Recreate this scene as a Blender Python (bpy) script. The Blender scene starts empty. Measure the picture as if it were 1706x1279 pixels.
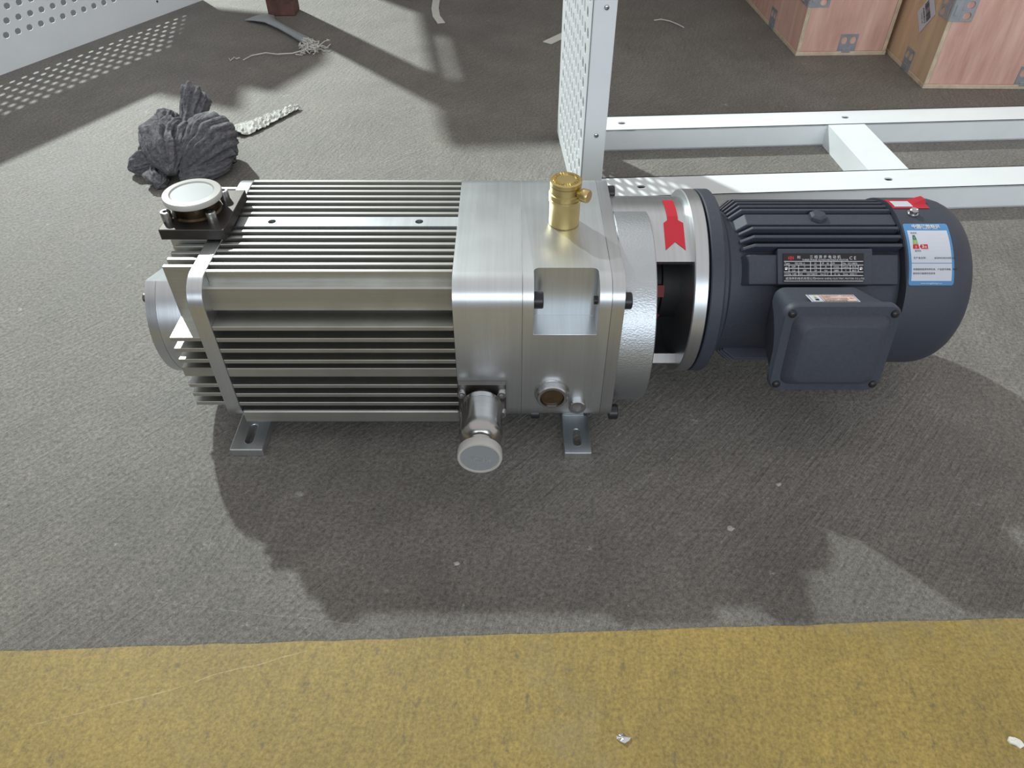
import bpy, bmesh, math, random
from mathutils import Vector, Matrix
random.seed(7)
S = bpy.context.scene
COL = S.collection
R = math.radians
sin, cos, pi = math.sin, math.cos, math.pi

# ------------------------------------------------------------------ camera
cam_d = bpy.data.cameras.new('camera')
cam_d.sensor_fit = 'HORIZONTAL'; cam_d.sensor_width = 36.0
cam_d.lens = 36.0 * 1213 / 1706
cam_d.clip_start = 0.02
cam = bpy.data.objects.new('camera', cam_d); COL.objects.link(cam)
cam.location = (0, 0, 0.62); cam.rotation_euler = (R(90 - 43.2), 0, 0)
S.camera = cam

# ------------------------------------------------------------------ light of the hall and an added front fill
S.view_settings.view_transform = 'Standard'; S.view_settings.look = 'None'
S.view_settings.exposure = 0.0; S.view_settings.gamma = 1.0
S.view_settings.use_curve_mapping = False
world = bpy.data.worlds.new('hall'); S.world = world; world.use_nodes = True
bg = world.node_tree.nodes['Background']
bg.inputs[0].default_value = (1.0, 0.975, 0.955, 1); bg.inputs[1].default_value = 0.68

def area(name, loc, target, size, power, col, shape='DISK'):
    l = bpy.data.lights.new(name, 'AREA'); l.shape = shape; l.size = size; l.energy = power; l.color = col
    if shape == 'RECTANGLE': l.size_y = size * 0.25
    o = bpy.data.objects.new(name, l); COL.objects.link(o); o.location = loc
    o.rotation_euler = (Vector(target) - Vector(loc)).to_track_quat('-Z', 'Y').to_euler()
    return o
key = bpy.data.lights.new('hall_lamp_key', 'SPOT'); key.energy = 3700; key.color = (0.91, 1.0, 0.97)
key.shadow_soft_size = 0.10; key.spot_size = R(28); key.spot_blend = 1.0
ko = bpy.data.objects.new('hall_lamp_key', key); COL.objects.link(ko); ko.location = (-3.69, 5.80, 5.0)
ko.rotation_euler = (Vector((-0.72, 1.95, 0)) - Vector(ko.location)).to_track_quat('-Z', 'Y').to_euler()
wl_ = area('front_fill_light', (0.3, -4.1, 1.9), (0.3, 0, 1.9), 5.0, 140, (0.84, 0.92, 1.0), 'RECTANGLE'); wl_.data.size_y = 1.6  # added cool fill from behind the camera; no window is built there

# ------------------------------------------------------------------ helpers
W = {}
def finish(o, parent, w):
    COL.objects.link(o); W[o] = w
    if parent is not None:
        o.parent = parent; o.location = w - W[parent]
    else:
        o.location = w
    return o
def empty(name, loc):
    o = bpy.data.objects.new(name, None); o.empty_display_size = 0.05
    return finish(o, None, Vector(loc))
def tag(o, label, cat, group=None, kind=None):
    o['label'] = label
    if cat: o['category'] = cat
    if group: o['group'] = group
    if kind: o['kind'] = kind
    return o
def obj(name, bm, mat, parent=None, bevel=0, smooth=None, M=None, seg=2, label=None):
    if M is not None: bm.transform(M)
    bmesh.ops.recalc_face_normals(bm, faces=bm.faces[:])
    me = bpy.data.meshes.new(name); bm.to_mesh(me); bm.free()
    xs = [v.co.x for v in me.vertices]; ys = [v.co.y for v in me.vertices]; zs = [v.co.z for v in me.vertices]
    c = Vector(((min(xs) + max(xs)) / 2, (min(ys) + max(ys)) / 2, min(zs)))
    me.transform(Matrix.Translation(-c))
    for m in (mat if isinstance(mat, (list, tuple)) else [mat]): me.materials.append(m)
    if smooth is not None:
        me.shade_smooth(); me.set_sharp_from_angle(angle=R(smooth))
    o = bpy.data.objects.new(name, me); finish(o, parent, c)
    if bevel:
        b = o.modifiers.new('bevel', 'BEVEL'); b.width = bevel; b.segments = seg; b.limit_method = 'ANGLE'; b.angle_limit = R(35)
        b.harden_normals = False
    if label: o['label'] = label
    return o
def dup(o, delta, parent=None):
    c = o.copy(); COL.objects.link(c)
    p = parent if parent is not None else o.parent
    W[c] = W[o] + Vector(delta); c.parent = p
    c.location = W[c] - (W[p] if p else Vector())
    return c
BM = bmesh.new
def box(bm, x0, x1, y0, y1, z0, z1, mi=0):
    v = [bm.verts.new(p) for p in ((x0,y0,z0),(x1,y0,z0),(x1,y1,z0),(x0,y1,z0),(x0,y0,z1),(x1,y0,z1),(x1,y1,z1),(x0,y1,z1))]
    for f in ((0,3,2,1),(4,5,6,7),(0,1,5,4),(1,2,6,5),(2,3,7,6),(3,0,4,7)):
        bm.faces.new([v[i] for i in f]).material_index = mi
    return bm
def loft(bm, rings, cap=(True, True), closed=True):
    vs = [[bm.verts.new(p) for p in r] for r in rings]
    n = len(vs[0])
    for a, b in zip(vs, vs[1:]):
        for i in range(n if closed else n - 1):
            j = (i + 1) % n
            bm.faces.new((a[i], a[j], b[j], b[i]))
    if cap[0]: bm.faces.new(vs[0][::-1])
    if cap[1]: bm.faces.new(vs[-1])
    return bm
def prism_x(bm, prof, x0, x1):
    return loft(bm, [[(x0, y, z) for y, z in prof], [(x1, y, z) for y, z in prof]])
def basis(axis):
    a = Vector(axis).normalized()
    t = Vector((0, 0, 1)) if abs(a.z) < 0.9 else Vector((1, 0, 0))
    u = a.cross(t).normalized(); v = a.cross(u).normalized()
    return a, u, v
def lathe(bm, prof, origin, axis, n=32):
    """prof: list of (distance along axis, radius)"""
    a, u, v = basis(axis); o = Vector(origin)
    rings = []
    for d, r in prof:
        r = max(r, 1e-5)
        rings.append([o + a * d + u * (r * cos(2*pi*k/n)) + v * (r * sin(2*pi*k/n)) for k in range(n)])
    return loft(bm, rings)
def tube(bm, pts, rad, n=6):
    pts = [Vector(p) for p in pts]; rings = []
    for i, p in enumerate(pts):
        d = (pts[min(i+1, len(pts)-1)] - pts[max(i-1, 0)]).normalized()
        a, u, v = basis(d); r = rad[i] if isinstance(rad, (list, tuple)) else rad
        rings.append([p + u*(r*cos(2*pi*k/n)) + v*(r*sin(2*pi*k/n)) for k in range(n)])
    return loft(bm, rings)
def rrect(w, h, r, n=5):
    """rounded rectangle in 2-D, centred"""
    out = []
    for cx, cy, a0 in ((w/2-r, h/2-r, 0), (-w/2+r, h/2-r, 90), (-w/2+r, -h/2+r, 180), (w/2-r, -h/2+r, 270)):
        for k in range(n + 1):
            a = R(a0 + 90 * k / n); out.append((cx + r*cos(a), cy + r*sin(a)))
    return out
def rect_ring(x0, x1, y0, y1, hole):
    """points on the rectangle's outline facing the hole points"""
    cx, cy = (x0+x1)/2, (y0+y1)/2; out = []
    corners = [(x1,y1),(x0,y1),(x0,y0),(x1,y0)]
    for hx, hy in hole:
        dx, dy = hx - cx, hy - cy
        t = min(((x1-cx)/dx if dx > 0 else (x0-cx)/dx) if abs(dx) > 1e-9 else 1e9,
                ((y1-cy)/dy if dy > 0 else (y0-cy)/dy) if abs(dy) > 1e-9 else 1e9)
        out.append([cx + dx*t, cy + dy*t])
    for c in corners:
        i = min(range(len(out)), key=lambda k: (out[k][0]-c[0])**2 + (out[k][1]-c[1])**2)
        out[i] = list(c)
    return out
def slab_hole(bm, x0, x1, y0, y1, z0, z1, hw, hh, hr, n=3, cx=None, cy=None):
    """slab with one rounded through hole (hole centred unless cx, cy)"""
    mx, my = (x0+x1)/2, (y0+y1)/2
    cx = mx if cx is None else cx; cy = my if cy is None else cy
    h0 = rrect(hw, hh, hr, n)
    out = rect_ring(x0, x1, y0, y1, [(mx+a, my+b) for a, b in h0])
    hole = [(cx+a, cy+b) for a, b in h0]
    loft(bm, [[(a, b, z0) for a, b in hole], [(a, b, z0) for a, b in out], [(a, b, z1) for a, b in out],
              [(a, b, z1) for a, b in hole], [(a, b, z0) for a, b in hole]], cap=(False, False))
    return bm
def socket_head(bm, origin, axis, r, h, n=18):
    """socket head cap screw with its hexagon recess"""
    a, u, v = basis(axis); o = Vector(origin)
    ring = lambda d, rr: [o + a*d + u*(rr*cos(2*pi*k/n)) + v*(rr*sin(2*pi*k/n)) for k in range(n)]
    hexr = lambda d, rr: [o + a*d + (u*cos(2*pi*k/n) + v*sin(2*pi*k/n)) * (rr / cos(((2*pi*k/n + pi/6) % (pi/3)) - pi/6)) for k in range(n)]
    loft(bm, [ring(0, r), ring(h*0.9, r), ring(h, r*0.92), hexr(h, r*0.5), hexr(h*0.45, r*0.5)])
    return bm
def pan_head(bm, origin, axis, r, h):
    """domed screw head with a crossed slot raised from two bars below the dome"""
    lathe(bm, [(0, r), (h*0.45, r), (h*0.8, r*0.75), (h, r*0.35), (h, 0)], origin, axis, 16)
    return bm
_txt_cache = []
def text_into(bm, s, size, mapf, align='LEFT', bold=0.0):
    cu = bpy.data.curves.new('lettering', 'FONT'); cu.body = s; cu.size = size; cu.align_x = align
    cu.resolution_u = 2; cu.offset = bold
    ob = bpy.data.objects.new('lettering_tmp', cu); COL.objects.link(ob)
    dg = bpy.context.evaluated_depsgraph_get(); ev = ob.evaluated_get(dg); me = ev.to_mesh()
    vs = [bm.verts.new(mapf(v.co.x, v.co.y)) for v in me.vertices]
    for p in me.polygons:
        try: bm.faces.new([vs[i] for i in p.vertices])
        except ValueError: pass
    ev.to_mesh_clear(); bpy.data.objects.remove(ob); bpy.data.curves.remove(cu)
def quad(bm, pts):
    bm.faces.new([bm.verts.new(p) for p in pts]); return bm

# ------------------------------------------------------------------ materials
def nodes(name):
    m = bpy.data.materials.new(name); m.use_nodes = True
    nt = m.node_tree; return m, nt, nt.nodes['Principled BSDF']
def N(nt, t, **kw):
    n = nt.nodes.new(t)
    for k, v in kw.items(): setattr(n, k, v)
    return n
def noise(nt, vec, scale, detail=4, rough=0.55):
    n = N(nt, 'ShaderNodeTexNoise'); n.inputs['Scale'].default_value = scale
    n.inputs['Detail'].default_value = detail; n.inputs['Roughness'].default_value = rough
    if vec is not None: nt.links.new(vec, n.inputs['Vector'])
    return n.outputs['Fac']
def mapping(nt, kind='Object', scale=(1,1,1), rot=(0,0,0), loc=(0,0,0)):
    if kind == 'World': out = N(nt, 'ShaderNodeNewGeometry').outputs['Position']
    else: out = N(nt, 'ShaderNodeTexCoord').outputs[kind]
    if any(rot):
        m0 = N(nt, 'ShaderNodeMapping'); m0.inputs['Rotation'].default_value = rot; nt.links.new(out, m0.inputs['Vector']); out = m0.outputs[0]
    mp = N(nt, 'ShaderNodeMapping'); mp.inputs['Scale'].default_value = scale; mp.inputs['Location'].default_value = loc
    nt.links.new(out, mp.inputs['Vector']); return mp.outputs[0]
def ramp(nt, fac, stops):
    r = N(nt, 'ShaderNodeValToRGB'); e = r.color_ramp.elements
    while len(e) < len(stops): e.new(0.5)
    for k, (p, c) in enumerate(stops):
        e[k].position = p; e[k].color = (c[0], c[1], c[2], 1) if isinstance(c, (tuple, list)) else (c, c, c, 1)
    nt.links.new(fac, r.inputs[0]); return r.outputs[0]
def mix(nt, fac, a, b, mode='MIX'):
    m = N(nt, 'ShaderNodeMix', data_type='RGBA', blend_type=mode)
    for s, v in ((m.inputs[0], fac), (m.inputs[6], a), (m.inputs[7], b)):
        if isinstance(v, (int, float)): s.default_value = v
        elif isinstance(v, (tuple, list)): s.default_value = (v[0], v[1], v[2], 1)
        else: nt.links.new(v, s)
    return m.outputs[2]
def math_n(nt, op, a, b=0.0):
    m = N(nt, 'ShaderNodeMath', operation=op)
    for s, v in ((m.inputs[0], a), (m.inputs[1], b)):
        if isinstance(v, (int, float)): s.default_value = v
        else: nt.links.new(v, s)
    return m.outputs[0]
def bump(nt, bs, h, strength, dist):
    b = N(nt, 'ShaderNodeBump'); b.inputs['Strength'].default_value = strength; b.inputs['Distance'].default_value = dist
    nt.links.new(h, b.inputs['Height']); nt.links.new(b.outputs[0], bs.inputs['Normal'])
def setv(bs, **kw):
    for k, v in kw.items(): bs.inputs[k.replace('_', ' ')].default_value = v

def metal(name, c, rough, var=0.08, stretch=(4, 120, 120), bstr=0.15, bd=0.0004, blotch=0.0, metallic=1.0):
    m, nt, bs = nodes(name)
    f = noise(nt, mapping(nt, 'Object', stretch), 1.0, 5, 0.65)
    g = noise(nt, mapping(nt, 'Object', (14, 14, 14)), 1.0, 4)
    lo = tuple(x * (1 - 2*var) for x in c); hi = tuple(min(1, x * (1 + var)) for x in c)
    col = ramp(nt, f, [(0.25, lo), (0.75, hi)])
    if blotch: col = mix(nt, ramp(nt, g, [(0.45, 0.0), (0.7, blotch)]), col, tuple(x * 0.45 * k for x, k in zip(c, (1, 0.9, 0.75))))
    nt.links.new(col, bs.inputs['Base Color'])
    rr = math_n(nt, 'MULTIPLY_ADD', g, 0.12); rr.node.inputs[2].default_value = rough - 0.06
    nt.links.new(rr, bs.inputs['Roughness']); bs.inputs['Metallic'].default_value = metallic
    if bstr: bump(nt, bs, f, bstr, bd)
    return m
def flat(name, c, rough=0.5, var=0.05, scale=40, bstr=0.0, bd=0.0003, spec=0.5, metallic=0.0, coord='Object'):
    m, nt, bs = nodes(name)
    f = noise(nt, mapping(nt, coord), scale, 4)
    nt.links.new(ramp(nt, f, [(0.3, tuple(x*(1-var) for x in c)), (0.7, tuple(min(1, x*(1+var)) for x in c))]), bs.inputs['Base Color'])
    setv(bs, Roughness=rough, Metallic=metallic); bs.inputs['Specular IOR Level'].default_value = spec
    if bstr: bump(nt, bs, f, bstr, bd)
    return m

M_alu      = metal('milled_aluminium', (0.66, 0.69, 0.71), 0.38, 0.05, (160, 5, 5), 0.10)
M_alu_fin  = metal('extruded_aluminium', (0.56, 0.56, 0.53), 0.42, 0.10, (3, 90, 90), 0.25, 0.0004, 0.35)
M_alu_turn = metal('turned_aluminium', (0.62, 0.64, 0.66), 0.34, 0.05, (260, 6, 6), 0.12)
M_core     = metal('oily_aluminium', (0.30, 0.28, 0.24), 0.45, 0.15, (3, 60, 60), 0.2, 0.0004, 0.5)
M_cast     = metal('cast_aluminium', (0.56, 0.59, 0.62), 0.42, 0.05, (9, 9, 9), 0.0)
_nt = M_cast.node_tree
bump(_nt, _nt.nodes['Principled BSDF'], noise(_nt, mapping(_nt, 'Object', (420, 640, 640)), 1.0, 2), 0.45, 0.0008)
M_steel    = metal('stainless_steel', (0.46, 0.45, 0.44), 0.24, 0.05, (6, 140, 6), 0.05)
M_dsteel   = metal('dark_steel', (0.17, 0.155, 0.145), 0.42, 0.12, (30, 30, 30), 0.1)
M_zinc     = metal('zinc_plated', (0.55, 0.55, 0.56), 0.26, 0.06, (60, 60, 60), 0.1)
M_plate_shade    = metal('cap_shaded_steel', (0.085, 0.078, 0.073), 0.48, 0.15, (30, 30, 30), 0.1)  # inlet plate steel, darkened: the cap's shade is put into the colour
M_weld     = metal('heat_tinted_steel', (0.11, 0.080, 0.050), 0.34, 0.35, (40, 40, 40), 0.1, blotch=0.4)
M_brass    = metal('brass', (0.62, 0.49, 0.22), 0.38, 0.06, (40, 40, 40), 0.12)
M_galv     = metal('galvanised_sheet', (0.46, 0.48, 0.52), 0.5, 0.12, (30, 30, 30), 0.1, metallic=0.55)
M_black    = flat('black_motor_paint', (0.045, 0.052, 0.072), 0.55, 0.10, 300, 0.2, 0.0004)
M_blackcowl= flat('black_cowl_paint', (0.045, 0.052, 0.072), 0.55, 0.08, 500, 0.15, 0.0003)
M_bolt     = flat('black_oxide_bolt', (0.016, 0.015, 0.019), 0.38, 0.15, 200)
M_rubber   = flat('black_rubber', (0.012, 0.012, 0.013), 0.6)
M_red_rub  = flat('red_rubber', (0.22, 0.03, 0.03), 0.6)
M_white    = flat('white_powder_coat', (0.83, 0.87, 0.89), 0.40, 0.03, 12)
M_red      = flat('red_sticker', (0.50, 0.012, 0.03), 0.45, 0.03)
M_blue     = flat('blue_label', (0.08, 0.26, 0.52), 0.4, 0.03)
M_lwhite   = flat('white_label', (0.60, 0.63, 0.70), 0.4, 0.02)
M_lpink    = flat('pink_label', (0.72, 0.50, 0.44), 0.45, 0.03)
M_ink      = flat('ink_black', (0.02, 0.02, 0.025), 0.5)
M_inkw     = flat('ink_white', (0.72, 0.73, 0.76), 0.45)
M_inkred   = flat('ink_red', (0.55, 0.02, 0.03), 0.5)
M_inkgreen = flat('ink_green', (0.25, 0.45, 0.12), 0.5)
M_inkdgreen= flat('ink_dark_green', (0.05, 0.16, 0.10), 0.5)
M_inkyel   = flat('ink_yellow', (0.55, 0.48, 0.08), 0.5)
M_plate    = flat('nameplate_black', (0.012, 0.012, 0.016), 0.35)
M_rust     = flat('rusty_brown_steel', (0.10, 0.045, 0.035), 0.7, 0.5, 25, 0.4, 0.002)
M_pe       = flat('white_plastic_strip', (0.72, 0.72, 0.66), 0.5, 0.05)
M_crumb    = flat('plaster_crumb', (0.40, 0.39, 0.36), 0.9, 0.2, 300)
M_thread   = flat('frayed_thread', (0.62, 0.60, 0.55), 0.8, 0.1)
M_shade_board    = flat('grey_shade_board', (0.30, 0.31, 0.32), 0.6)
M_shade_sheet     = flat('dark_shade_sheet', (0.07, 0.07, 0.075), 1.0, spec=0.0)
M_oil      = flat('oil_glass', (0.05, 0.030, 0.010), 0.08, 0.5, 60, 0, spec=0.8)
M_foil     = metal('silver_foil', (0.80, 0.82, 0.85), 0.25, 0.1, (80, 80, 80), 0.6, 0.002)

def cap_mat(name, c):
    m, nt, bs = nodes(name)
    f = noise(nt, mapping(nt), 60, 3)
    nt.links.new(ramp(nt, f, [(0.3, tuple(x*0.95 for x in c)), (0.7, c)]), bs.inputs['Base Color'])
    setv(bs, Roughness=0.35); bs.inputs['Subsurface Weight'].default_value = 0.35
    bs.inputs['Subsurface Radius'].default_value = (0.02, 0.02, 0.02); bs.inputs['Subsurface Scale'].default_value = 0.3
    return m
M_cap = cap_mat('translucent_cap', (0.47, 0.46, 0.43)); M_capf = cap_mat('translucent_cap_face', (0.30, 0.325, 0.34))

def film_mat():
    m, nt, bs = nodes('crinkled_film')
    f = noise(nt, mapping(nt), 220, 4, 0.7)
    nt.links.new(ramp(nt, f, [(0.3, (0.35, 0.35, 0.32)), (0.7, (0.62, 0.62, 0.58))]), bs.inputs['Base Color'])
    setv(bs, Roughness=0.22); bump(nt, bs, f, 0.8, 0.003)
    return m
M_film = film_mat()

def rag_mat():
    m, nt, bs = nodes('grey_rag')
    f = noise(nt, mapping(nt, 'Object', (1.0, 0.45, 1.0), (0, 0, 0.5)), 210, 5, 0.75)
    g = noise(nt, mapping(nt, 'Object'), 18, 3)
    c = ramp(nt, f, [(0.32, (0.075, 0.073, 0.080)), (0.52, (0.18, 0.177, 0.19)), (0.75, (0.33, 0.33, 0.345))])
    nt.links.new(mix(nt, ramp(nt, g, [(0.4, 0.0), (0.7, 0.5)]), c, (0.10, 0.098, 0.106)), bs.inputs['Base Color'])
    setv(bs, Roughness=0.95); bs.inputs['Specular IOR Level'].default_value = 0.1
    bump(nt, bs, f, 0.8, 0.004); return m
M_rag = rag_mat()

def ply_mat(name, c0, c1):
    m, nt, bs = nodes(name)
    f = noise(nt, mapping(nt, 'Object', (34, 34, 5)), 1.0, 6, 0.65)
    g = noise(nt, mapping(nt, 'Object', (3, 3, 5)), 1.0, 4)
    v = N(nt, 'ShaderNodeTexVoronoi'); v.inputs['Scale'].default_value = 4.0
    nt.links.new(mapping(nt, 'Object', (1, 1, 1.8)), v.inputs['Vector'])
    col = ramp(nt, f, [(0.3, c0), (0.7, c1)])
    col = mix(nt, ramp(nt, g, [(0.35, 0.0), (0.7, 0.45)]), col, tuple(x*k for x, k in zip(c1, (1.08, 1.15, 1.12))))
    col = mix(nt, ramp(nt, v.outputs['Distance'], [(0.0, 0.75), (0.06, 0.25), (0.1, 0.0)]), col, (0.12, 0.05, 0.03))
    nt.links.new(col, bs.inputs['Base Color']); setv(bs, Roughness=0.65)
    bump(nt, bs, f, 0.15, 0.001); return m
M_ply = ply_mat('plywood_pink', (0.55, 0.27, 0.21), (0.84, 0.55, 0.46))
M_ply2 = ply_mat('plywood_tan', (0.50, 0.33, 0.21), (0.74, 0.54, 0.36))
M_plyedge = flat('plywood_edge', (0.66, 0.55, 0.40), 0.7, 0.15, 60)

def scratch(nt, col, p0, p1, w, c, amt):
    """one long fine scratch between two floor points"""
    d = Vector(p1) - Vector(p0); a = math.atan2(d.y, d.x); L_ = d.length
    mp = N(nt, 'ShaderNodeMapping', vector_type='TEXTURE'); mp.inputs['Location'].default_value = (p0[0], p0[1], 0); mp.inputs['Rotation'].default_value = (0, 0, a)
    nt.links.new(N(nt, 'ShaderNodeNewGeometry').outputs['Position'], mp.inputs['Vector'])
    sp_ = N(nt, 'ShaderNodeSeparateXYZ'); nt.links.new(mp.outputs[0], sp_.inputs[0])
    wob = math_n(nt, 'MULTIPLY', math_n(nt, 'SUBTRACT', noise(nt, mapping(nt, 'World'), 14, 2), 0.5), 0.012)
    dist = math_n(nt, 'ABSOLUTE', math_n(nt, 'ADD', sp_.outputs[1], wob))
    f = math_n(nt, 'MULTIPLY', math_n(nt, 'LESS_THAN', dist, w), math_n(nt, 'LESS_THAN', math_n(nt, 'ABSOLUTE', math_n(nt, 'SUBTRACT', sp_.outputs[0], L_/2)), L_/2))
    br = ramp(nt, noise(nt, mapping(nt, 'World'), 120, 2), [(0.4, 0.15), (0.55, 1.0)])
    return mix(nt, math_n(nt, 'MULTIPLY', math_n(nt, 'MULTIPLY', f, br), amt), col, c)
def concrete():
    m, nt, bs = nodes('brushed_concrete')
    big = noise(nt, mapping(nt, 'World'), 1.6, 5, 0.6)
    mid = noise(nt, mapping(nt, 'World'), 9, 5, 0.65)
    fine = noise(nt, mapping(nt, 'World'), 230, 4, 0.75)
    grain = noise(nt, mapping(nt, 'World'), 1100, 2, 0.5)
    s1 = noise(nt, mapping(nt, 'World', (22, 230, 60), (0, 0, R(-48))), 1.0, 4, 0.6)
    s2 = noise(nt, mapping(nt, 'World', (24, 170, 60), (0, 0, R(-75))), 1.0, 4, 0.6)
    reg = ramp(nt, noise(nt, mapping(nt, 'World', loc=(3, 1, 0)), 2.2, 2), [(0.42, 0.0), (0.58, 1.0)])
    streak = mix(nt, reg, s1, s2)
    col = ramp(nt, big, [(0.3, (0.188, 0.176, 0.159)), (0.7, (0.242, 0.228, 0.207))])
    col = mix(nt, 0.75, col, ramp(nt, mid, [(0.3, 0.74), (0.7, 1.12)]), 'MULTIPLY')
    col = mix(nt, 0.55, col, ramp(nt, streak, [(0.3, 0.70), (0.7, 1.22)]), 'MULTIPLY')
    col = mix(nt, 0.95, col, ramp(nt, fine, [(0.32, 0.55), (0.68, 1.42)]), 'MULTIPLY')
    col = mix(nt, 0.7, col, ramp(nt, grain, [(0.3, 0.55), (0.7, 1.42)]), 'MULTIPLY')
    # weaker light near the stripe, painted in as darker concrete
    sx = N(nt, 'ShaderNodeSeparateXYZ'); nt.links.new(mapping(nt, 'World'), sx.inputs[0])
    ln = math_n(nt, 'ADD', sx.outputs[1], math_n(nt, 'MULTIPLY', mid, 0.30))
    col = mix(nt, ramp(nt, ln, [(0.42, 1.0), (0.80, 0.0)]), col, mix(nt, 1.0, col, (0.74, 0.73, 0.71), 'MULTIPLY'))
    # pale chalk marks and dark pits
    sp = noise(nt, mapping(nt, 'World', loc=(7, 2, 0)), 34, 6, 0.75)
    col = mix(nt, ramp(nt, sp, [(0.63, 0.0), (0.70, 0.5)]), col, (0.52, 0.51, 0.48))
    dk = noise(nt, mapping(nt, 'World', loc=(1, 9, 0)), 26, 3, 0.5)
    col = mix(nt, ramp(nt, dk, [(0.72, 0.0), (0.79, 0.7)]), col, (0.05, 0.047, 0.043))
    for p0, p1 in (((-0.345, 0.362), (-0.135, 0.336)), ((-0.72, 0.80), (-0.30, 0.60)), ((0.30, 0.45), (0.42, 0.40)), ((-0.62, 0.58), (-0.45, 0.66)), ((-0.70, 1.12), (-0.52, 1.02))):
        col = scratch(nt, col, p0, p1, 0.0004, (0.38, 0.37, 0.34), 0.35)
    nt.links.new(col, bs.inputs['Base Color'])
    rr = ramp(nt, mid, [(0.3, 0.52), (0.7, 0.72)]); nt.links.new(rr, bs.inputs['Roughness'])
    bs.inputs['Specular IOR Level'].default_value = 0.35
    h = math_n(nt, 'ADD', math_n(nt, 'MULTIPLY', streak, 1.2), math_n(nt, 'MULTIPLY', fine, 0.8))
    bump(nt, bs, h, 0.75, 0.0024)
    return m
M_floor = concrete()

def yellow():
    m, nt, bs = nodes('worn_yellow_floor_paint')
    mid = noise(nt, mapping(nt, 'World'), 7, 5, 0.6)
    fine = noise(nt, mapping(nt, 'World'), 330, 4, 0.7)
    st = noise(nt, mapping(nt, 'World', (150, 22, 20), (0, 0, R(8))), 1.0, 4, 0.65)
    col = ramp(nt, mid, [(0.3, (0.275, 0.196, 0.056)), (0.7, (0.352, 0.250, 0.066))])
    col = mix(nt, 0.75, col, ramp(nt, fine, [(0.3, 0.50), (0.7, 1.30)]), 'MULTIPLY')
    col = mix(nt, 0.4, col, ramp(nt, st, [(0.3, 0.65), (0.7, 1.15)]), 'MULTIPLY')
    gr = noise(nt, mapping(nt, 'World', (1, 0.6, 1), loc=(4, 4, 0)), 110, 6, 0.75)
    col = mix(nt, ramp(nt, gr, [(0.56, 0.0), (0.70, 0.65)]), col, (0.09, 0.075, 0.055))
    wn = noise(nt, mapping(nt, 'World', loc=(2, 6, 0)), 5, 5, 0.7)
    col = mix(nt, ramp(nt, wn, [(0.56, 0.0), (0.75, 0.45)]), col, (0.24, 0.215, 0.15))
    wsp = noise(nt, mapping(nt, 'World', loc=(9, 3, 0)), 90, 3, 0.6)
    col = mix(nt, ramp(nt, wsp, [(0.76, 0.0), (0.79, 0.8)]), col, (0.62, 0.58, 0.48))
    col = scratch(nt, col, (-0.395, 0.2465), (-0.168, 0.315), 0.0005, (0.50, 0.41, 0.21), 0.5)
    nt.links.new(col, bs.inputs['Base Color']); setv(bs, Roughness=0.55)
    bump(nt, bs, math_n(nt, 'ADD', fine, st), 0.35, 0.0012); return m
M_yellow = yellow()

# ------------------------------------------------------------------ floor
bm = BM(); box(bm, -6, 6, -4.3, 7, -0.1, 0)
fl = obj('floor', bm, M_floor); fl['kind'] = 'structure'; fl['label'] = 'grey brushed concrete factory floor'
for nm, b in (('wall_back', (-6, 6, 6.9, 7.0, 0, 4.5)), ('wall_left', (-6.0, -5.9, -4.2, 6.9, 0, 4.5)), ('wall_front', (-5.9, 6, -4.3, -4.2, 0, 4.5))):  # front wall added out of view, dark to weaken light near the camera
    w_ = obj(nm, box(BM(), *b), flat('hall_wall_' + nm[5:], (0.20, 0.20, 0.20) if nm == 'wall_front' else (0.55, 0.54, 0.51), 0.8, 0.05, 3)); w_['kind'] = 'structure'; w_['label'] = 'plain grey hall wall, the front one added out of view'
bm = BM()
n = 120; top = []; bot = []
for k in range(n + 1):
    x = -1.6 + 3.2 * k / n
    y = 0.3267 + 0.0351 * x + random.uniform(-1, 1) * 0.0009
    top.append((x, y)); bot.append((x, 0.10 + 0.0351 * x))
prof = top + bot[::-1]
loft(bm, [[(x, y, 0.0) for x, y in prof], [(x, y, 0.0007) for x, y in prof]], cap=(False, True))
tag(obj('floor_stripe', bm, M_yellow), 'wide worn yellow painted stripe across the concrete floor', 'floor marking')

# ================================================================== the pump
X_PL0, X_PL1 = -0.311, -0.2957        # left end plate
X_A0, X_B0, X_C0, X_C1 = -0.0575, 0.010, 0.096, 0.1085
YF, YB, ZT, ZB, RC = 0.560, 0.787, 0.219, 0.034, 0.026
YA, ZA = 0.673, 0.146                  # motor shaft axis

pump = empty('vacuum_pump', (-0.1, YA, 0))
tag(pump, 'silver finned aluminium vacuum pump with black electric motor on the floor', 'vacuum pump')

def body_profile(inset=0.0, r=RC, n=7):
    pts = rrect(YB - YF - 2*inset, ZT - ZB - 2*inset, r, n)
    return [((YF+YB)/2 + a, (ZT+ZB)/2 + b) for a, b in pts]
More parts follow.
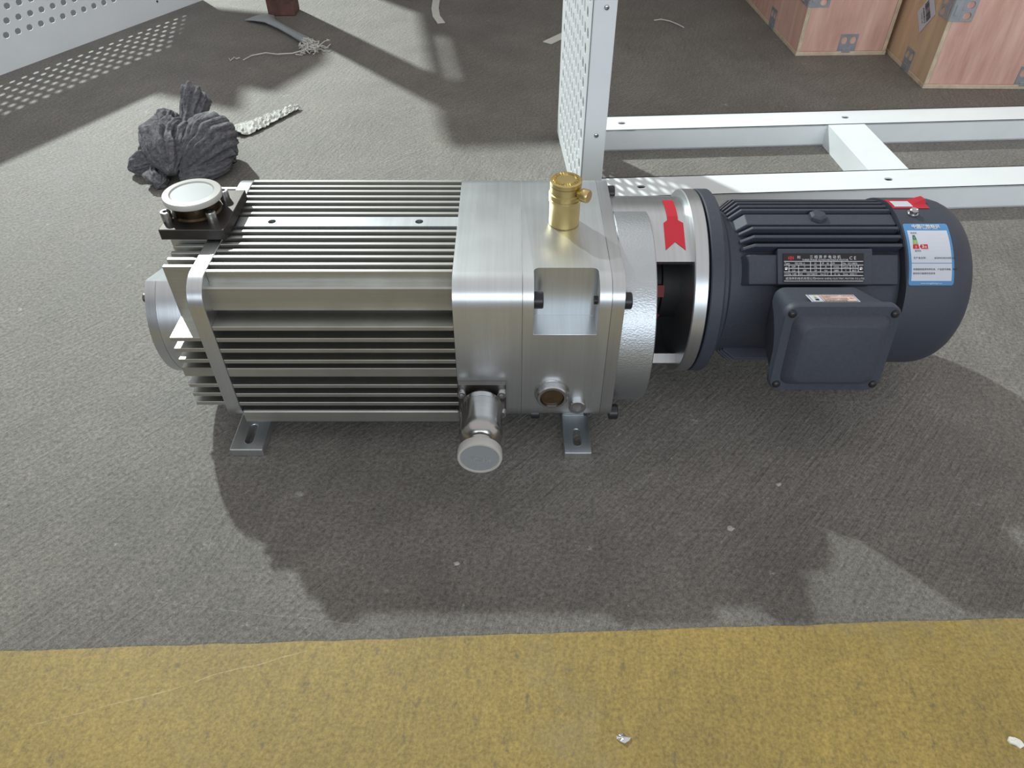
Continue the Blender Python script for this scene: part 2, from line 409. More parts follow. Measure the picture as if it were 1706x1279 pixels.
# ---- finned block
core = obj('cooling_block', box(BM(), X_PL1, X_A0, 0.592, 0.757, 0.06, 0.186), M_core, pump)
top_y = [0.7675, 0.7555, 0.7444, 0.7322, 0.7202, 0.7083, 0.6961, 0.6600, 0.6484, 0.6359, 0.6237, 0.6124, 0.5997, 0.5879]
fin0 = None
for y in top_y:
    if fin0 is None:
        fin0 = obj('cooling_fin', box(BM(), X_PL1, X_A0, y-0.0022, y+0.0022, 0.184, ZT-0.0005), M_alu_fin, core, bevel=0.0004, seg=1); y0 = y
    else: dup(fin0, (0, y - y0, 0))
front_z = [(0.1703, 0.0052), (0.1557, 0.0052), (0.1416, 0.0052), (0.1270, 0.0052), (0.1154, 0.0118), (0.0924, 0.0050), (0.0792, 0.0050), (0.0660, 0.0050)]
f0 = None
for zt, th in front_z:
    if th > 0.01:
        obj('rib', box(BM(), X_PL1, X_A0, YF+0.0008, 0.594, zt-th, zt), M_alu_fin, core, bevel=0.0004, seg=1); continue
    if f0 is None:
        f0 = obj('cooling_fin', box(BM(), X_PL1, X_A0, YF+0.0008, 0.594, zt-0.0050, zt), M_alu_fin, core, bevel=0.0004, seg=1); zz = zt
    else: dup(f0, (0, 0, zt - zz))
    b = dup(f0, (0, YB + YF - 0.594 - 0.0008 - YF, zt - zz))     # the matching fin on the far side
obj('base_bar', box(BM(), X_PL1, X_A0, YF+0.0008, YB-0.001, ZB+0.001, 0.0527), M_alu_fin, core, bevel=0.002)
# corner tie bars between the top and the side fins
for s in (0, 1):
    pr = [(0.5775, 0.2064), (0.5760, 0.2050), (0.5760, 0.1795), (0.5772, 0.1780), (0.594, 0.1780), (0.594, 0.2064)]
    if s: pr = [(YF+YB-a, b) for a, b in pr]
    obj('corner_bar', prism_x(BM(), pr, X_PL1, X_A0), M_alu_fin, core, smooth=30)
# centre rail with two threaded holes
bm = BM(); zr0, zr1 = 0.186, ZT - 0.0003
cuts = [(X_PL1, -0.268, None), (-0.268, -0.239, -0.2535), (-0.239, -0.1125, None), (-0.1125, -0.0835, -0.0981), (-0.0835, X_A0, None)]
for a, b, h in cuts:
    if h is None: box(bm, a, b, 0.6685, 0.6872, zr0, zr1)
    else:
        slab_hole(bm, a, b, 0.6685, 0.6872, zr1-0.014, zr1, 0.0085, 0.0085, 0.00424, 4); box(bm, a, b, 0.6685, 0.6872, zr0, zr1-0.014)
obj('center_rail', bm, M_alu, core)
# ---- left end plate and end cover
obj('end_plate', prism_x(BM(), body_profile(), X_PL0, X_PL1), M_alu_turn, pump, bevel=0.0006, smooth=30)
XE = -0.3425
cov = obj('end_cover', box(BM(), XE+0.004, X_PL0, 0.600, 0.742, 0.062, 0.186), M_core, pump)
e0 = None
for y in top_y[1:4] + top_y[9:13]:
    if e0 is None:
        e0 = obj('cooling_fin', box(BM(), XE, X_PL0, y-0.0022, y+0.0022, 0.150, ZT-0.003), M_alu_fin, cov, bevel=0.0004, seg=1); y0 = y
    else: dup(e0, (0, y - y0, 0))
obj('flange_seat', box(BM(), XE-0.006, X_PL0, 0.6420, 0.7190, 0.180, 0.2207), M_alu_fin, cov, bevel=0.0005, seg=1)
e1 = None
for zt, th in front_z[1:]:
    if th > 0.01:
        obj('rib', box(BM(), XE, X_PL0, YF+0.002, 0.605, zt-th, zt), M_alu_fin, cov); continue
    if e1 is None:
        e1 = obj('cooling_fin', box(BM(), XE, X_PL0, YF+0.002, 0.605, zt-0.005, zt), M_alu_fin, cov, bevel=0.0004, seg=1); zz = zt
    else: dup(e1, (0, 0, zt - zz))
bm = BM()
lathe(bm, [(0, 0.076), (0.001, 0.0793), (0.012, 0.080), (0.0122, 0.0794), (0.0128, 0.0794), (0.013, 0.080), (0.0425, 0.080)], (-0.382, YA, 0.118), (1, 0, 0), 96)
for v in bm.verts: v.co.z = min(v.co.z, 0.181, 0.181 - 0.30*(v.co.y - 0.622)) if v.co.z > 0.118 else v.co.z          # flat milled on top
bc = obj('bearing_cover', bm, M_alu_turn, pump, smooth=25)
for a in (-40, 40, 140, 220):
    bm = BM(); socket_head(bm, (-0.382, YA - 0.066*cos(R(a)), 0.118 + 0.066*sin(R(a))), (-1, 0, 0), 0.005, 0.006)
    obj('socket_screw', bm, M_dsteel, bc, smooth=30)
# ---- inlet flange
bm = BM(); IX, IY = -0.3285, 0.6785
box(bm, -0.3555, -0.2895, 0.6385, 0.7205, 0.2208, 0.2325)
inl = obj('inlet_flange', bm, M_plate_shade, pump, bevel=0.0008)
bm = BM(); lathe(bm, [(0, 0.0255), (0.002, 0.0240), (0.0125, 0.0238), (0.014, 0.0270), (0.0155, 0.0270)], (IX, IY, 0.2325), (0, 0, 1), 48)
obj('inlet_neck', bm, M_weld, inl, smooth=35)
for sx in (-1, 1):
    for sy in (-1, 1):
        bm = BM(); socket_head(bm, (IX + sx*0.0228 , IY + sy*0.0220, 0.2325), (0, 0, 1), 0.0052, 0.0105)
        obj('socket_screw', bm, M_zinc, inl, smooth=30)
bm = BM(); lathe(bm, [(0.0, 0.0278), (-0.0008, 0.0292), (0.0035, 0.0297), (0.0052, 0.0288), (0.0056, 0.0225), (0.0042, 0.0212), (0.0040, 0)], (IX, IY, 0.2475), (0, 0, 1), 64)
obj('dust_cap', bm, M_cap, inl, smooth=35, label='round milky plastic dust cap')
bm = BM(); lathe(bm, [(0, 0.0212), (0.0004, 0.0210), (0.0004, 0)], (IX, IY, 0.2514), (0, 0, 1), 48)
obj('cap_face', bm, M_capf, inl, smooth=35)
# ---- head block, oil case, clamp plate
obj('head_block', prism_x(BM(), body_profile(), X_A0, X_B0-0.0001), M_alu, pump, bevel=0.00018, seg=1, smooth=30)
full = body_profile()
PX0, PX1 = 0.0212, 0.0838
def cut_mesh(bm, cutters):
    """subtract the cutter meshes from bm and give back the result"""
    def tmp(b):
        bmesh.ops.recalc_face_normals(b, faces=b.faces[:]); me = bpy.data.meshes.new('cut'); b.to_mesh(me); b.free()
        o = bpy.data.objects.new('cut', me); COL.objects.link(o); return o
    base = tmp(bm); cs_ = [tmp(c) for c in cutters]
    for c in cs_:
        md = base.modifiers.new('b', 'BOOLEAN'); md.operation = 'DIFFERENCE'; md.solver = 'EXACT'; md.object = c
    dg = bpy.context.evaluated_depsgraph_get(); ev = base.evaluated_get(dg); me = ev.to_mesh()
    out = BM(); out.from_mesh(me); ev.to_mesh_clear()
    for o in [base] + cs_: m_ = o.data; bpy.data.objects.remove(o); bpy.data.meshes.remove(m_)
    return out
pk = [((PX0+PX1)/2 + a, 0.542 + b) for a, b in rrect(PX1-PX0, 0.100, 0.006, 5)]
c_pocket = loft(BM(), [[(x, y, 0.1612) for x, y in pk], [(x, y, 0.26) for x, y in pk]])
c_recess = box(BM(), PX0, 0.0900, 0.50, 0.62, 0.0, 0.0468)
bm = cut_mesh(prism_x(BM(), full, X_B0+0.0001, X_C0-0.0001), [c_pocket, c_recess])
oil = obj('oil_case', bm, M_alu, pump, bevel=0.0003, seg=1, smooth=30)
obj('clamp_plate', prism_x(BM(), full, X_C0+0.0001, X_C1), M_alu_turn, pump, bevel=0.0002, seg=1, smooth=30)
for (x, y, z, r) in ((PX0, 0.577, 0.191, 0.0085), (X_C1, 0.580, 0.188, 0.0085), (PX0, 0.572, 0.040, 0.0075), (X_C1, 0.574, 0.0385, 0.0085), (X_C1, 0.764, 0.205, 0.0085)):
    bm = BM(); socket_head(bm, (x, y, z), (1, 0, 0), r, 0.0095)
    obj('socket_bolt', bm, M_bolt, oil, smooth=30)
for (y, z) in ((0.577, 0.191), (0.572, 0.040)):
    bm = BM(); lathe(bm, [(0, 0.0042), (0.0035, 0.0042)], (PX1-0.0035, y, z), (1, 0, 0), 14)
    obj('bolt_tip', bm, M_bolt, oil, smooth=30)
# ---- brass breather
bx, by = 0.0545, 0.675
bm = BM()
lathe(bm, [(0, 0.0150), (0.001, 0.0158), (0.0255, 0.0160), (0.027, 0.0168), (0.030, 0.0170), (0.0305, 0.0162), (0.0325, 0.0162), (0.033, 0.0170), (0.036, 0.0170), (0.0365, 0.0160), (0.044, 0.0160)], (bx, by, ZT), (0, 0, 1), 48)
br = obj('breather_valve', bm, M_brass, pump, smooth=30, label='brass breather valve')
bm = BM(); lathe(bm, [(0.044, 0.0155), (0.045, 0.0163), (0.0488, 0.0163), (0.050, 0.0152), (0.0500, 0.0148)], (bx, by, ZT), (0, 0, 1), 48)
for k in range(26):                    # raised letters round the lid
    a = 2*pi*k/26
    for rr, hh in ((0.0118, 0.0016),):
        t = Vector((-sin(a), cos(a), 0)); rdl = Vector((cos(a), sin(a), 0)); c = Vector((bx, by, ZT+0.0500)) + rdl*rr
        w, l = 0.0007 + 0.0004*(k % 3 == 0), 0.0016
        q = [c - t*w - rdl*l, c + t*w - rdl*l, c + t*w + rdl*l, c - t*w + rdl*l]
        loft(bm, [q, [p + Vector((0, 0, 0.0009)) for p in q]])
obj('valve_lid', bm, M_brass, br, smooth=30)
bm = BM(); lathe(bm, [(0.012, 0.0035), (0.0185, 0.0035), (0.0185, 0.0060), (0.020, 0.0068), (0.0265, 0.0068), (0.0275, 0.006), (0.0275, 0)], (bx, by, ZT+0.0385), (0.82, -0.57, 0), 20)
obj('valve_knob', bm, M_brass, br, smooth=40)
# ---- sight glass and drain plug
gx, gz = 0.0425, 0.0815
bm = BM(); lathe(bm, [(-0.002, 0.019), (0.0006, 0.019), (0.0010, 0.0172), (0.008, 0.0166), (0.0095, 0.0155), (0.0095, 0.0128), (0.004, 0.0122), (0.004, 0)], (gx, YF, gz), (0, -1, 0), 40)
sg = obj('sight_glass', bm, M_zinc, pump, smooth=30)
bm = BM(); lathe(bm, [(0.004, 0.0121), (0.0068, 0.0121), (0.0072, 0.0110), (0.0074, 0)], (gx, YF, gz), (0, -1, 0), 32)
obj('glass', bm, M_oil, sg, smooth=30, label='brown oil behind round glass')
bm = BM(); socket_head(bm, (0.0700, YF, 0.0665), (0, -1, 0), 0.0092, 0.0085, 24)
obj('drain_plug', bm, M_zinc, pump, smooth=30)
# ---- exhaust port with its trap
ex, ez = -0.0318, 0.0765
ep = obj('exhaust_flange', box(BM(), -0.0570, -0.0064, YF-0.006, YF, 0.0515, 0.0990), M_dsteel, pump, bevel=0.0006)
bm = BM(); lathe(bm, [(0.005, 0.0125), (0.011, 0.0125), (0.011, 0.0135), (0.013, 0.0195), (0.0145, 0.0213), (0.0205, 0.0215), (0.0207, 0.0211), (0.0211, 0.0211), (0.0213, 0.0215),
      (0.044, 0.0215), (0.050, 0.0222), (0.057, 0.0222), (0.062, 0.0210), (0.0665, 0.0175), (0.0685, 0.0140), (0.072, 0.0132), (0.078, 0.0132), (0.080, 0.0185), (0.083, 0.0185)], (ex, YF, ez), (0, -1, 0), 64)
obj('oil_trap', bm, M_steel, ep, smooth=35)
for sx in (-1, 1):
    for sz in (-1, 1):
        bm = BM(); socket_head(bm, (ex + sx*0.0208, YF-0.006, 0.0753 + sz*0.0145), (0, -1, 0), 0.0048, 0.0075)
        obj('socket_screw', bm, M_zinc, ep, smooth=30)
bm = BM(); lathe(bm, [(0.0795, 0.0205), (0.079, 0.0220), (0.0865, 0.0225), (0.0885, 0.0216), (0.0888, 0.0196), (0.0876, 0.0190), (0.0874, 0)], (ex, YF, ez), (0, -1, 0), 64)
obj('dust_cap', bm, M_cap, ep, smooth=35, label='milky plastic dust cap embossed KF-25')
bm = BM(); lathe(bm, [(0.0873, 0.0189), (0.0878, 0.0187), (0.0878, 0)], (ex, YF, ez), (0, -1, 0), 48)
obj('cap_face', bm, M_capf, ep, smooth=35)
bm = BM(); ca, sa = cos(R(176)), sin(R(176))
for dd in (0.0879, 0.0883):
    text_into(bm, 'KF-25', 0.0092, lambda u, v, dd=dd: (ex + ca*u - sa*(v-0.003), YF-dd, ez - 0.002 + sa*u + ca*(v-0.003)), 'CENTER')
obj('embossed_lettering', bm, M_cap, ep)
# ---- feet: cross bars with a slotted tongue
def foot(x0, x1, th, yfr, slot_y, sw, sl, lean=0):
    bm = BM()
    slab_hole(bm, x0, x1, yfr, 0.597, 0, th, sw, sl, sw/2*0.98, 4, cy=slot_y)
    box(bm, x0, x1, 0.597, 0.757, 0, th)
    box(bm, x0 + 0.002, x1 - 0.002, 0.612, 0.735, th, 0.050)
    return bm
obj('foot', foot(-0.3155, -0.2785, 0.0105, 0.5418, 0.5665, 0.0088, 0.030), M_alu, pump, bevel=0.0010)
obj('foot', foot(0.0585, 0.0888, 0.0100, 0.5374, 0.5615, 0.0088, 0.026), M_alu, pump, bevel=0.0010)
# ---- bell housing, coupling, flanges
MK, MY, MZ = 1.058, 0.712, 0.1185      # motor frame size factor and shaft axis
def P(x, r, ph): return Vector((x*MK, MY - r*MK*cos(R(ph)), MZ + r*MK*sin(R(ph))))
def mlathe(bm, prof, x, n): return lathe(bm, [(d*MK, r*MK) for d, r in prof], (x*MK, MY, MZ), (1, 0, 0), n)
bm = BM(); lathe(bm, [(0, 0.107), (0.001, 0.108), (0.0365, 0.108), (0.0375, 0.107)], (X_C1, YA, 0.1125), (1, 0, 0), 96)
obj('bell_base', bm, M_cast, pump, smooth=25)
bm = BM(); angs = [47, 48, 80] + list(range(85, 321, 5))      # open window towards the viewer, milled flat from 48 to 80
rings = [[P(x, r, a) for x, r in ((0.1030, 0.0925), (0.181, 0.0925), (0.181, 0.082), (0.1030, 0.082))] for a in angs]
loft(bm, rings)
obj('bell_neck', bm, M_alu_turn, pump, smooth=28)
bm = BM(); mlathe(bm, [(0, 0.07), (0, 0.099), (0.001, 0.100), (0.0135, 0.100), (0.0145, 0.099), (0.0145, 0.07)], 0.180, 96)
obj('adapter_flange', bm, M_alu_turn, pump, smooth=25)
bm = BM(); mlathe(bm, [(0, 0.070), (0.0005, 0.0805), (0.0005, 0.07)], 0.1384, 48)
obj('shaft_seal_plate', bm, M_dsteel, pump, smooth=25)
bm = BM(); mlathe(bm, [(0, 0.026), (0, 0.040), (0.015, 0.040), (0.016, 0.036), (0.021, 0.036), (0.022, 0.040), (0.044, 0.040), (0.045, 0.02)], 0.1392, 40)
cp = obj('coupling', bm, M_rubber, pump, smooth=25)
for k in range(6):
    a = 20 + 60*k; bm = BM()
    loft(bm, [[P(0.1545, r, a+d) for r, d in ((0.036, -9), (0.0415, -9), (0.0415, 9), (0.036, 9))], [P(0.1625, r, a+d) for r, d in ((0.036, -9), (0.0415, -9), (0.0415, 9), (0.036, 9))]])
    obj('spider_lobe', bm, M_red_rub, cp)
bm = BM()
def bellpt(x, ph, off=0.0004):
    if 48 <= ph <= 80:
        a, b = P(x, 0.0925, 48), P(x, 0.0925, 80); t = (ph-48)/32; nrm = Vector((0, -cos(R(64)), sin(R(64))))
        return a.lerp(b, t) + nrm*off
    return P(x, 0.0925+off, ph)
def strip(bm, rows, off=0.0004):
    vs = [[bm.verts.new(bellpt(x, ph, off)) for x in xs] for xs, ph in rows]
    for a, b in zip(vs, vs[1:]):
        for i in range(len(a)-1): bm.faces.new((a[i], a[i+1], b[i+1], b[i]))
rows = [((0.1575, 0.1635, 0.1685), p) for p in (100, 96, 92, 88, 84, 80)] + [((0.1575, 0.1635, 0.1685), 77)]
strip(bm, rows)
strip(bm, [((0.1575, 0.1635, 0.1685), 77), ((0.1535, 0.1635, 0.1735), 75), ((0.1535, 0.1635, 0.1735), 61)])
strip(bm, [((0.1535, 0.1635), 61), ((0.1535, 0.1636), 60.9)])
for xa, xb in ((0.1535, 0.1635), (0.1735, 0.1635)):
    quad(bm, [bellpt(xa, 61), bellpt(xb, 61), bellpt(xa, 55)])
obj('arrow_sticker', bm, M_red, pump, label='red rotation arrow sticker')
# ---- motor
bm = BM(); mlathe(bm, [(0, 0.07), (0, 0.099), (0.001, 0.100), (0.0125, 0.100), (0.0145, 0.098), (0.0150, 0.086), (0.020, 0.080)], 0.1965, 96)
obj('motor_flange', bm, M_black, pump, smooth=25)
bm = BM(); mlathe(bm, [(0, 0.083), (0.008, 0.083), (0.012, 0.0765), (0.185, 0.0765)], 0.2105, 64)
mot = obj('motor_housing', bm, M_black, pump, smooth=25)
MX0, MX1 = 0.226, 0.392
def radial(ph, r0, r1, th, x0, x1, slope):
    bm = BM(); a = R(ph); nrm = Vector((0, -cos(a), sin(a))); t = Vector((0, sin(a), cos(a))); o = Vector((0, MY, MZ))
    prof = [(x0, r0), (x0, r0 + 0.3*(r1-r0)), (x0 + slope, r1), (x1, r1), (x1, r0)]
    loft(bm, [[o + nrm*(r*MK) + t*(s*th*MK/2) + Vector((x*MK, 0, 0)) for x, r in prof] for s in (-1, 1)])
    return bm
for ph in [118, 111, 104, 97.5, 91.5, 72.5, 65.5, 59.0] + [-38, -46, -54, -62, -70, -78, -86, -94, -102] + list(range(127, 246, 9)):
    obj('cooling_fin', radial(ph, 0.074, 0.0885, 0.0036, MX0 + (0.006 if ph < 75 else 0), MX1, 0.012), M_black, mot, bevel=0.0008, seg=2)
obj('top_pad', radial(82, 0.074, 0.0862, 0.0165, MX0+0.004, MX1, 0.010), M_black, mot, bevel=0.001)
e = P(0.3145, 0.0858, 84)
bm = BM(); lathe(bm, [(0, 0.0105), (0.004, 0.0095), (0.0055, 0.006), (0.0056, 0)], e, (0, -cos(R(84)), sin(R(84))), 6)
obj('lifting_boss', bm, M_black, mot, bevel=0.0006)
obj('name_pad', radial(44.5, 0.070, 0.0885, 0.0360, 0.2655, 0.3600, 0.0), M_black, mot, bevel=0.0012)
obj('side_pad', radial(43.0, 0.070, 0.0845, 0.0300, 0.2320, 0.3880, 0.006), M_black, mot, bevel=0.0015)
# nameplate
PH = 43.6; NC = P(0.3105, 0.0890, PH); NT = Vector((0, sin(R(PH)), cos(R(PH)))); NN = Vector((0, -cos(R(PH)), sin(R(PH))))
NW, NH = 0.0805, 0.0285
def npt(u, v, off): return NC + Vector((u*MK, 0, 0)) + NT*(v*MK) + NN*off
bm = BM(); loft(bm, [[npt(a, b, o_) for a, b in ((-NW/2, -NH/2), (NW/2, -NH/2), (NW/2, NH/2), (-NW/2, NH/2))] for o_ in (-0.0006, 0.0004)])
npl = obj('nameplate', bm, M_plate, pump, label='black rating plate with white lettering')
bm = BM(); ink = lambda u, v: npt(u, v, 0.0006)
def line(bm, u0, v0, u1, v1, w=0.00028):
    if abs(u1-u0) > abs(v1-v0): quad(bm, [ink(u0, v0-w), ink(u1, v0-w), ink(u1, v0+w), ink(u0, v0+w)])
    else: quad(bm, [ink(u0-w, v0), ink(u0+w, v0), ink(u0+w, v1), ink(u0-w, v1)])
hx = NW/2 - 0.0008
rws = [0.0064, 0.0027, -0.0006, -0.0042, -0.0078]
for v in (rws[0], rws[1], rws[3], rws[4], -NH/2 + 0.0010): line(bm, -hx, v, hx, v)
line(bm, -0.0345, rws[2], 0.0345, rws[2])
for u in (-0.0130, -0.0030, 0.0075, 0.0180): line(bm, u, rws[3], u, rws[0])
for u in (-0.0345, -0.0250, 0.0265, 0.0345): line(bm, u, rws[3], u, rws[1])
for u in (-0.0250, 0.0075): line(bm, u, rws[4], u, rws[3])
def nt_(s, u, v, size, al='LEFT', b=0.0): text_into(bm, s, size, lambda a, c: ink(u + a, v + c), al, b)
nt_('利', -0.0247, 0.0092, 0.0034, 'CENTER'); nt_('三 相 异 步 电 动 机', 0.0016, 0.0095, 0.0036, 'CENTER')
nt_('THREE-PHASE ASYNCHRONOUS MOTOR', 0.0016, 0.0070, 0.0025, 'CENTER'); nt_('C E', 0.0290, 0.0082, 0.0046, 'CENTER')
nt_('Type', -0.0390, 0.0036, 0.0026); nt_('YE3-90L-2', -0.0290, 0.0036, 0.0024); nt_('S1', -0.0080, 0.0036, 0.0025, 'CENTER')
nt_('IP', -0.0015, 0.0036, 0.0025); nt_('55', 0.0030, 0.0036, 0.0024); nt_('IM', 0.0085, 0.0036, 0.0025); nt_('No.', 0.0190, 0.0036, 0.0025); nt_('23110876', 0.0240, 0.0036, 0.0024)
for s, u in (('kW', -0.0297), ('V', -0.0190), ('Hz', -0.0080), ('A', 0.0022), ('r/min', 0.0127), ('Conn.', 0.0222), ('η-%', 0.0305)): nt_(s, u, 0.0002, 0.0025, 'CENTER')
for s, u in (('2.2', -0.0297), ('380', -0.0190), ('50', -0.0080), ('4.6', 0.0022), ('2880', 0.0127), ('Y', 0.0222), ('85.9', 0.0305)): nt_(s, u, -0.0034, 0.0024, 'CENTER')
nt_('COSφ', -0.0390, -0.0070, 0.0024); nt_('0.85', -0.0310, -0.0070, 0.0023); nt_('Std.', -0.0243, -0.0070, 0.0024); nt_('GB/T28575', -0.0170, -0.0070, 0.0023)
nt_('Ins.Cl. F', -0.0032, -0.0070, 0.0024); nt_('21  kg', 0.0105, -0.0070, 0.0023); nt_('Date', 0.0195, -0.0070, 0.0024); nt_('2023.11', 0.0260, -0.0070, 0.0023)
nt_('威海申利电机有限公司', -0.0380, -0.0118, 0.0030); nt_('WEIHAI SHENLI ELECTRIC MOTOR CO.,LTD.', -0.0085, -0.0116, 0.0025)
obj('plate_lettering', bm, M_inkw, npl)
bm = BM(); text_into(bm, '申', 0.0046, lambda a, c: ink(-0.0325 + a*1.5, 0.0078 + c), 'CENTER', 0.0001); obj('plate_logo', bm, M_inkred, npl)
for u in (-0.0372, 0.0372):
    bm = BM(); lathe(bm, [(0, 0.0019), (0.0006, 0.0018), (0.0011, 0.001), (0.0012, 0)], npt(u, -0.0008, 0.0004), NN, 12); obj('rivet', bm, M_zinc, npl, smooth=40)
# terminal box
bt = Vector((0, 0.5607, 0.1957)); bb = Vector((0, 0.5438, 0.1005)); TV = (bt - bb).normalized(); TN = Vector((0, -TV.z, TV.y)); TH = (bt-bb).length/MK
TC = (bt + bb)/2 + Vector((0.3030*MK, 0, 0))
def tpt(u, v, d): return TC + Vector((u*MK, 0, 0)) + TV*(v*MK) + TN*(d*MK)
def rr_loft(bm, layers, n=5): return loft(bm, [[tpt(a + (l[4] if len(l) > 4 else 0), b, l[3]) for a, b in rrect(l[0], l[1], l[2], n)] for l in layers])
bm = BM(); rr_loft(bm, [(0.086, 0.070, 0.010, -0.062), (0.094, TH-0.012, 0.010, -0.030), (0.100, TH-0.004, 0.012, -0.012), (0.102, TH-0.003, 0.012, -0.0085)])
tb = obj('terminal_box', bm, M_black, pump, smooth=40)
bm = BM(); rr_loft(bm, [(0.1075, TH+0.001, 0.012, -0.0082), (0.1080, TH+0.0015, 0.012, -0.002), (0.1055, TH-0.001, 0.011, 0.0), (0.0900, TH-0.0160, 0.010, 0.0005), (0.0860, TH-0.0200, 0.010, 0.0040), (0.0740, TH-0.0300, 0.010, 0.0095), (0.0715, TH-0.0325, 0.010, 0.0100)])
obj('box_lid', bm, M_black, tb, smooth=45)
for su in (-1, 1):
    for sv in (-1, 1):
        bm = BM(); o_ = tpt(su*0.0468, sv*(TH/2-0.0075), 0.0); pan_head(bm, o_, TN, 0.0040, 0.0030); obj('lid_screw', bm, M_bolt, tb, smooth=40)
bm = BM(); lathe(bm, [(0, 0.016), (0.010, 0.016), (0.012, 0.013), (0.013, 0)], tpt(-0.008, -TH/2+0.006, -0.028), -TV, 24); obj('cable_plug', bm, M_black, tb, smooth=35)
# warning label on top of the terminal box
def wpt(u, v, off):   # u across, v away from the viewer along the box top
    a, b = tpt(u, (TH-0.003)/2, -0.0090), tpt(u, (TH-0.0055)/2, -0.0270)
    return a.lerp(b, v) + TV*off
bm = BM()
def lab(bm, u0, u1, v0, v1, off): quad(bm, [wpt(u0, v0, off), wpt(u1, v0, off), wpt(u1, v1, off), wpt(u0, v1, off)])
bm = BM(); lab(bm, -0.0275, 0.0175, 0.02, 0.98, 0.0014); wl = obj('warning_label', bm, M_lwhite, pump, label='pale sticker with red print')
bm = BM(); lab(bm, -0.0155, 0.0155, 0.10, 0.90, 0.0017); obj('label_field', bm, M_lpink, wl)
bm = BM()
for u0, u1, v0, v1 in ((-0.0262, 0.0160, 0.07, 0.09), (-0.0262, 0.0160, 0.91, 0.93), (-0.0262, -0.0258, 0.07, 0.93), (-0.0160, -0.0157, 0.07, 0.93), (0.0157, 0.0160, 0.07, 0.93), (-0.0225, -0.0190, 0.22, 0.40)): lab(bm, u0, u1, v0, v1, 0.0019)
for r_, (s, v) in enumerate((('请仔细阅读说明书，正确安装使用', 0.72), ('接地要求：', 0.56), ('本产品应由专业人员安装，确认', 0.40), ('电源电压相符，可靠接地', 0.24), ('禁止带电打开接线盒盖', 0.10))):
    text_into(bm, s, 0.0026, lambda a, c, v=v: wpt(-0.0148 + a*0.80, v + c/0.0195, 0.0020))
obj('label_print', bm, M_ink, wl)
bm = BM(); quad(bm, [wpt(-0.0222, 0.55, 0.002), wpt(-0.0192, 0.55, 0.002), wpt(-0.0200, 0.78, 0.002), wpt(-0.0214, 0.78, 0.002)]); obj('warning_triangle', bm, M_inkyel, wl)
# fan cowl
bm = BM(); CX = 0.3935
prof = [(0.0, 0.085), (0.0, 0.0905), (0.046, 0.0905)]
for k in range(1, 9):
    a = R(90*k/8); prof.append((0.046 + 0.033*sin(a), 0.0905 - 0.030*(1-cos(a))))
prof += [(0.0792, 0.057), (0.080, 0.050), (0.080, 0)]
mlathe(bm, prof, CX, 96)
cow = obj('fan_cowl', bm, M_blackcowl, pump, smooth=30)
for ph, x in ((84, 0.4105), (-40, 0.4050), (174, 0.408)):
    bm = BM(); nn = Vector((0, -cos(R(ph)), sin(R(ph)))); o_ = P(x, 0.0905, ph)
    lathe(bm, [(0, 0.0058), (0.0014, 0.0058), (0.0014, 0.0046), (0.0052, 0.0044), (0.0062, 0.0034), (0.0050, 0.0020), (0.0045, 0)], o_, nn, 12); obj('cowl_screw', bm, M_zinc, cow, smooth=30)
# energy label wrapped on the cowl
LX0, LX1, LP0, LP1 = 0.3950, 0.4400, 32.5, 74.5
LWm = LX1 - LX0; LHm = R(LP1-LP0) * 0.0907
def cw(u, v, off=0.0): return P(LX0 + u*LWm, 0.0907 + off, LP0 + (LP1-LP0)*v)
def patch(bm, u0, u1, v0, v1, off, n=10):
    k = max(1, int(n*(v1-v0)) + 1)
    vs = [(bm.verts.new(cw(u0, v0 + (v1-v0)*i/k, off)), bm.verts.new(cw(u1, v0 + (v1-v0)*i/k, off))) for i in range(k+1)]
    for a, b in zip(vs, vs[1:]): bm.faces.new((a[0], a[1], b[1], b[0]))
bm = BM(); r_ = 0.045
pts = rrect(1, 1, r_, 3); pts = sorted(set((round(a+0.5, 5), round(b+0.5, 5)) for a, b in pts), key=lambda p: p[1])
rowsv = sorted(set([p[1] for p in pts] + [i/12 for i in range(1, 12)]))
prev = None
for v in rowsv:
    d = max(0, r_ - min(v, 1-v)); ins = r_ - math.sqrt(max(0, r_*r_ - d*d)) if d > 0 else 0
    cur = (bm.verts.new(cw(ins, v, 0.0001)), bm.verts.new(cw(1-ins, v, 0.0001)))
    if prev: bm.faces.new((prev[0], prev[1], cur[1], cur[0]))
    prev = cur
el = obj('energy_label', bm, M_blue, pump, label='blue and white energy efficiency sticker')
bm = BM(); patch(bm, 0.055, 0.945, 0.335, 0.865, 0.0003, 14); patch(bm, 0.055, 0.945, 0.065, 0.325, 0.0003, 14); obj('label_field', bm, M_lwhite, el)
def ct(bm, s, u, v, size, al='LEFT', sx=1.0, b=0.0): text_into(bm, s, size, lambda a, c: cw(u + a*sx/LWm, v + c/LHm, 0.0006), al, b)
bm = BM(); ct(bm, '中国能效标识', 0.5, 0.915, 0.0050, 'CENTER', 0.95, 0.00012); ct(bm, 'CHINA  ENERGY  LABEL', 0.5, 0.883, 0.0022, 'CENTER')
obj('label_lettering', bm, M_inkw, el)
bm = BM(); ct(bm, 'www.energylabel.gov.cn', 0.5, 0.022, 0.0022, 'CENTER')
obj('label_footer', bm, M_inkw, el)
bm = BM(); ct(bm, '1', 0.172, 0.715, 0.0032, 'CENTER'); ct(bm, '2', 0.178, 0.645, 0.0034, 'CENTER'); ct(bm, '3', 0.180, 0.566, 0.0034, 'CENTER'); ct(bm, '3', 0.335, 0.566, 0.0046, 'CENTER', 1, 0.0001); ct(bm, '级', 0.395, 0.566, 0.0026, 'CENTER')
obj('grade_numbers', bm, M_inkw, el)
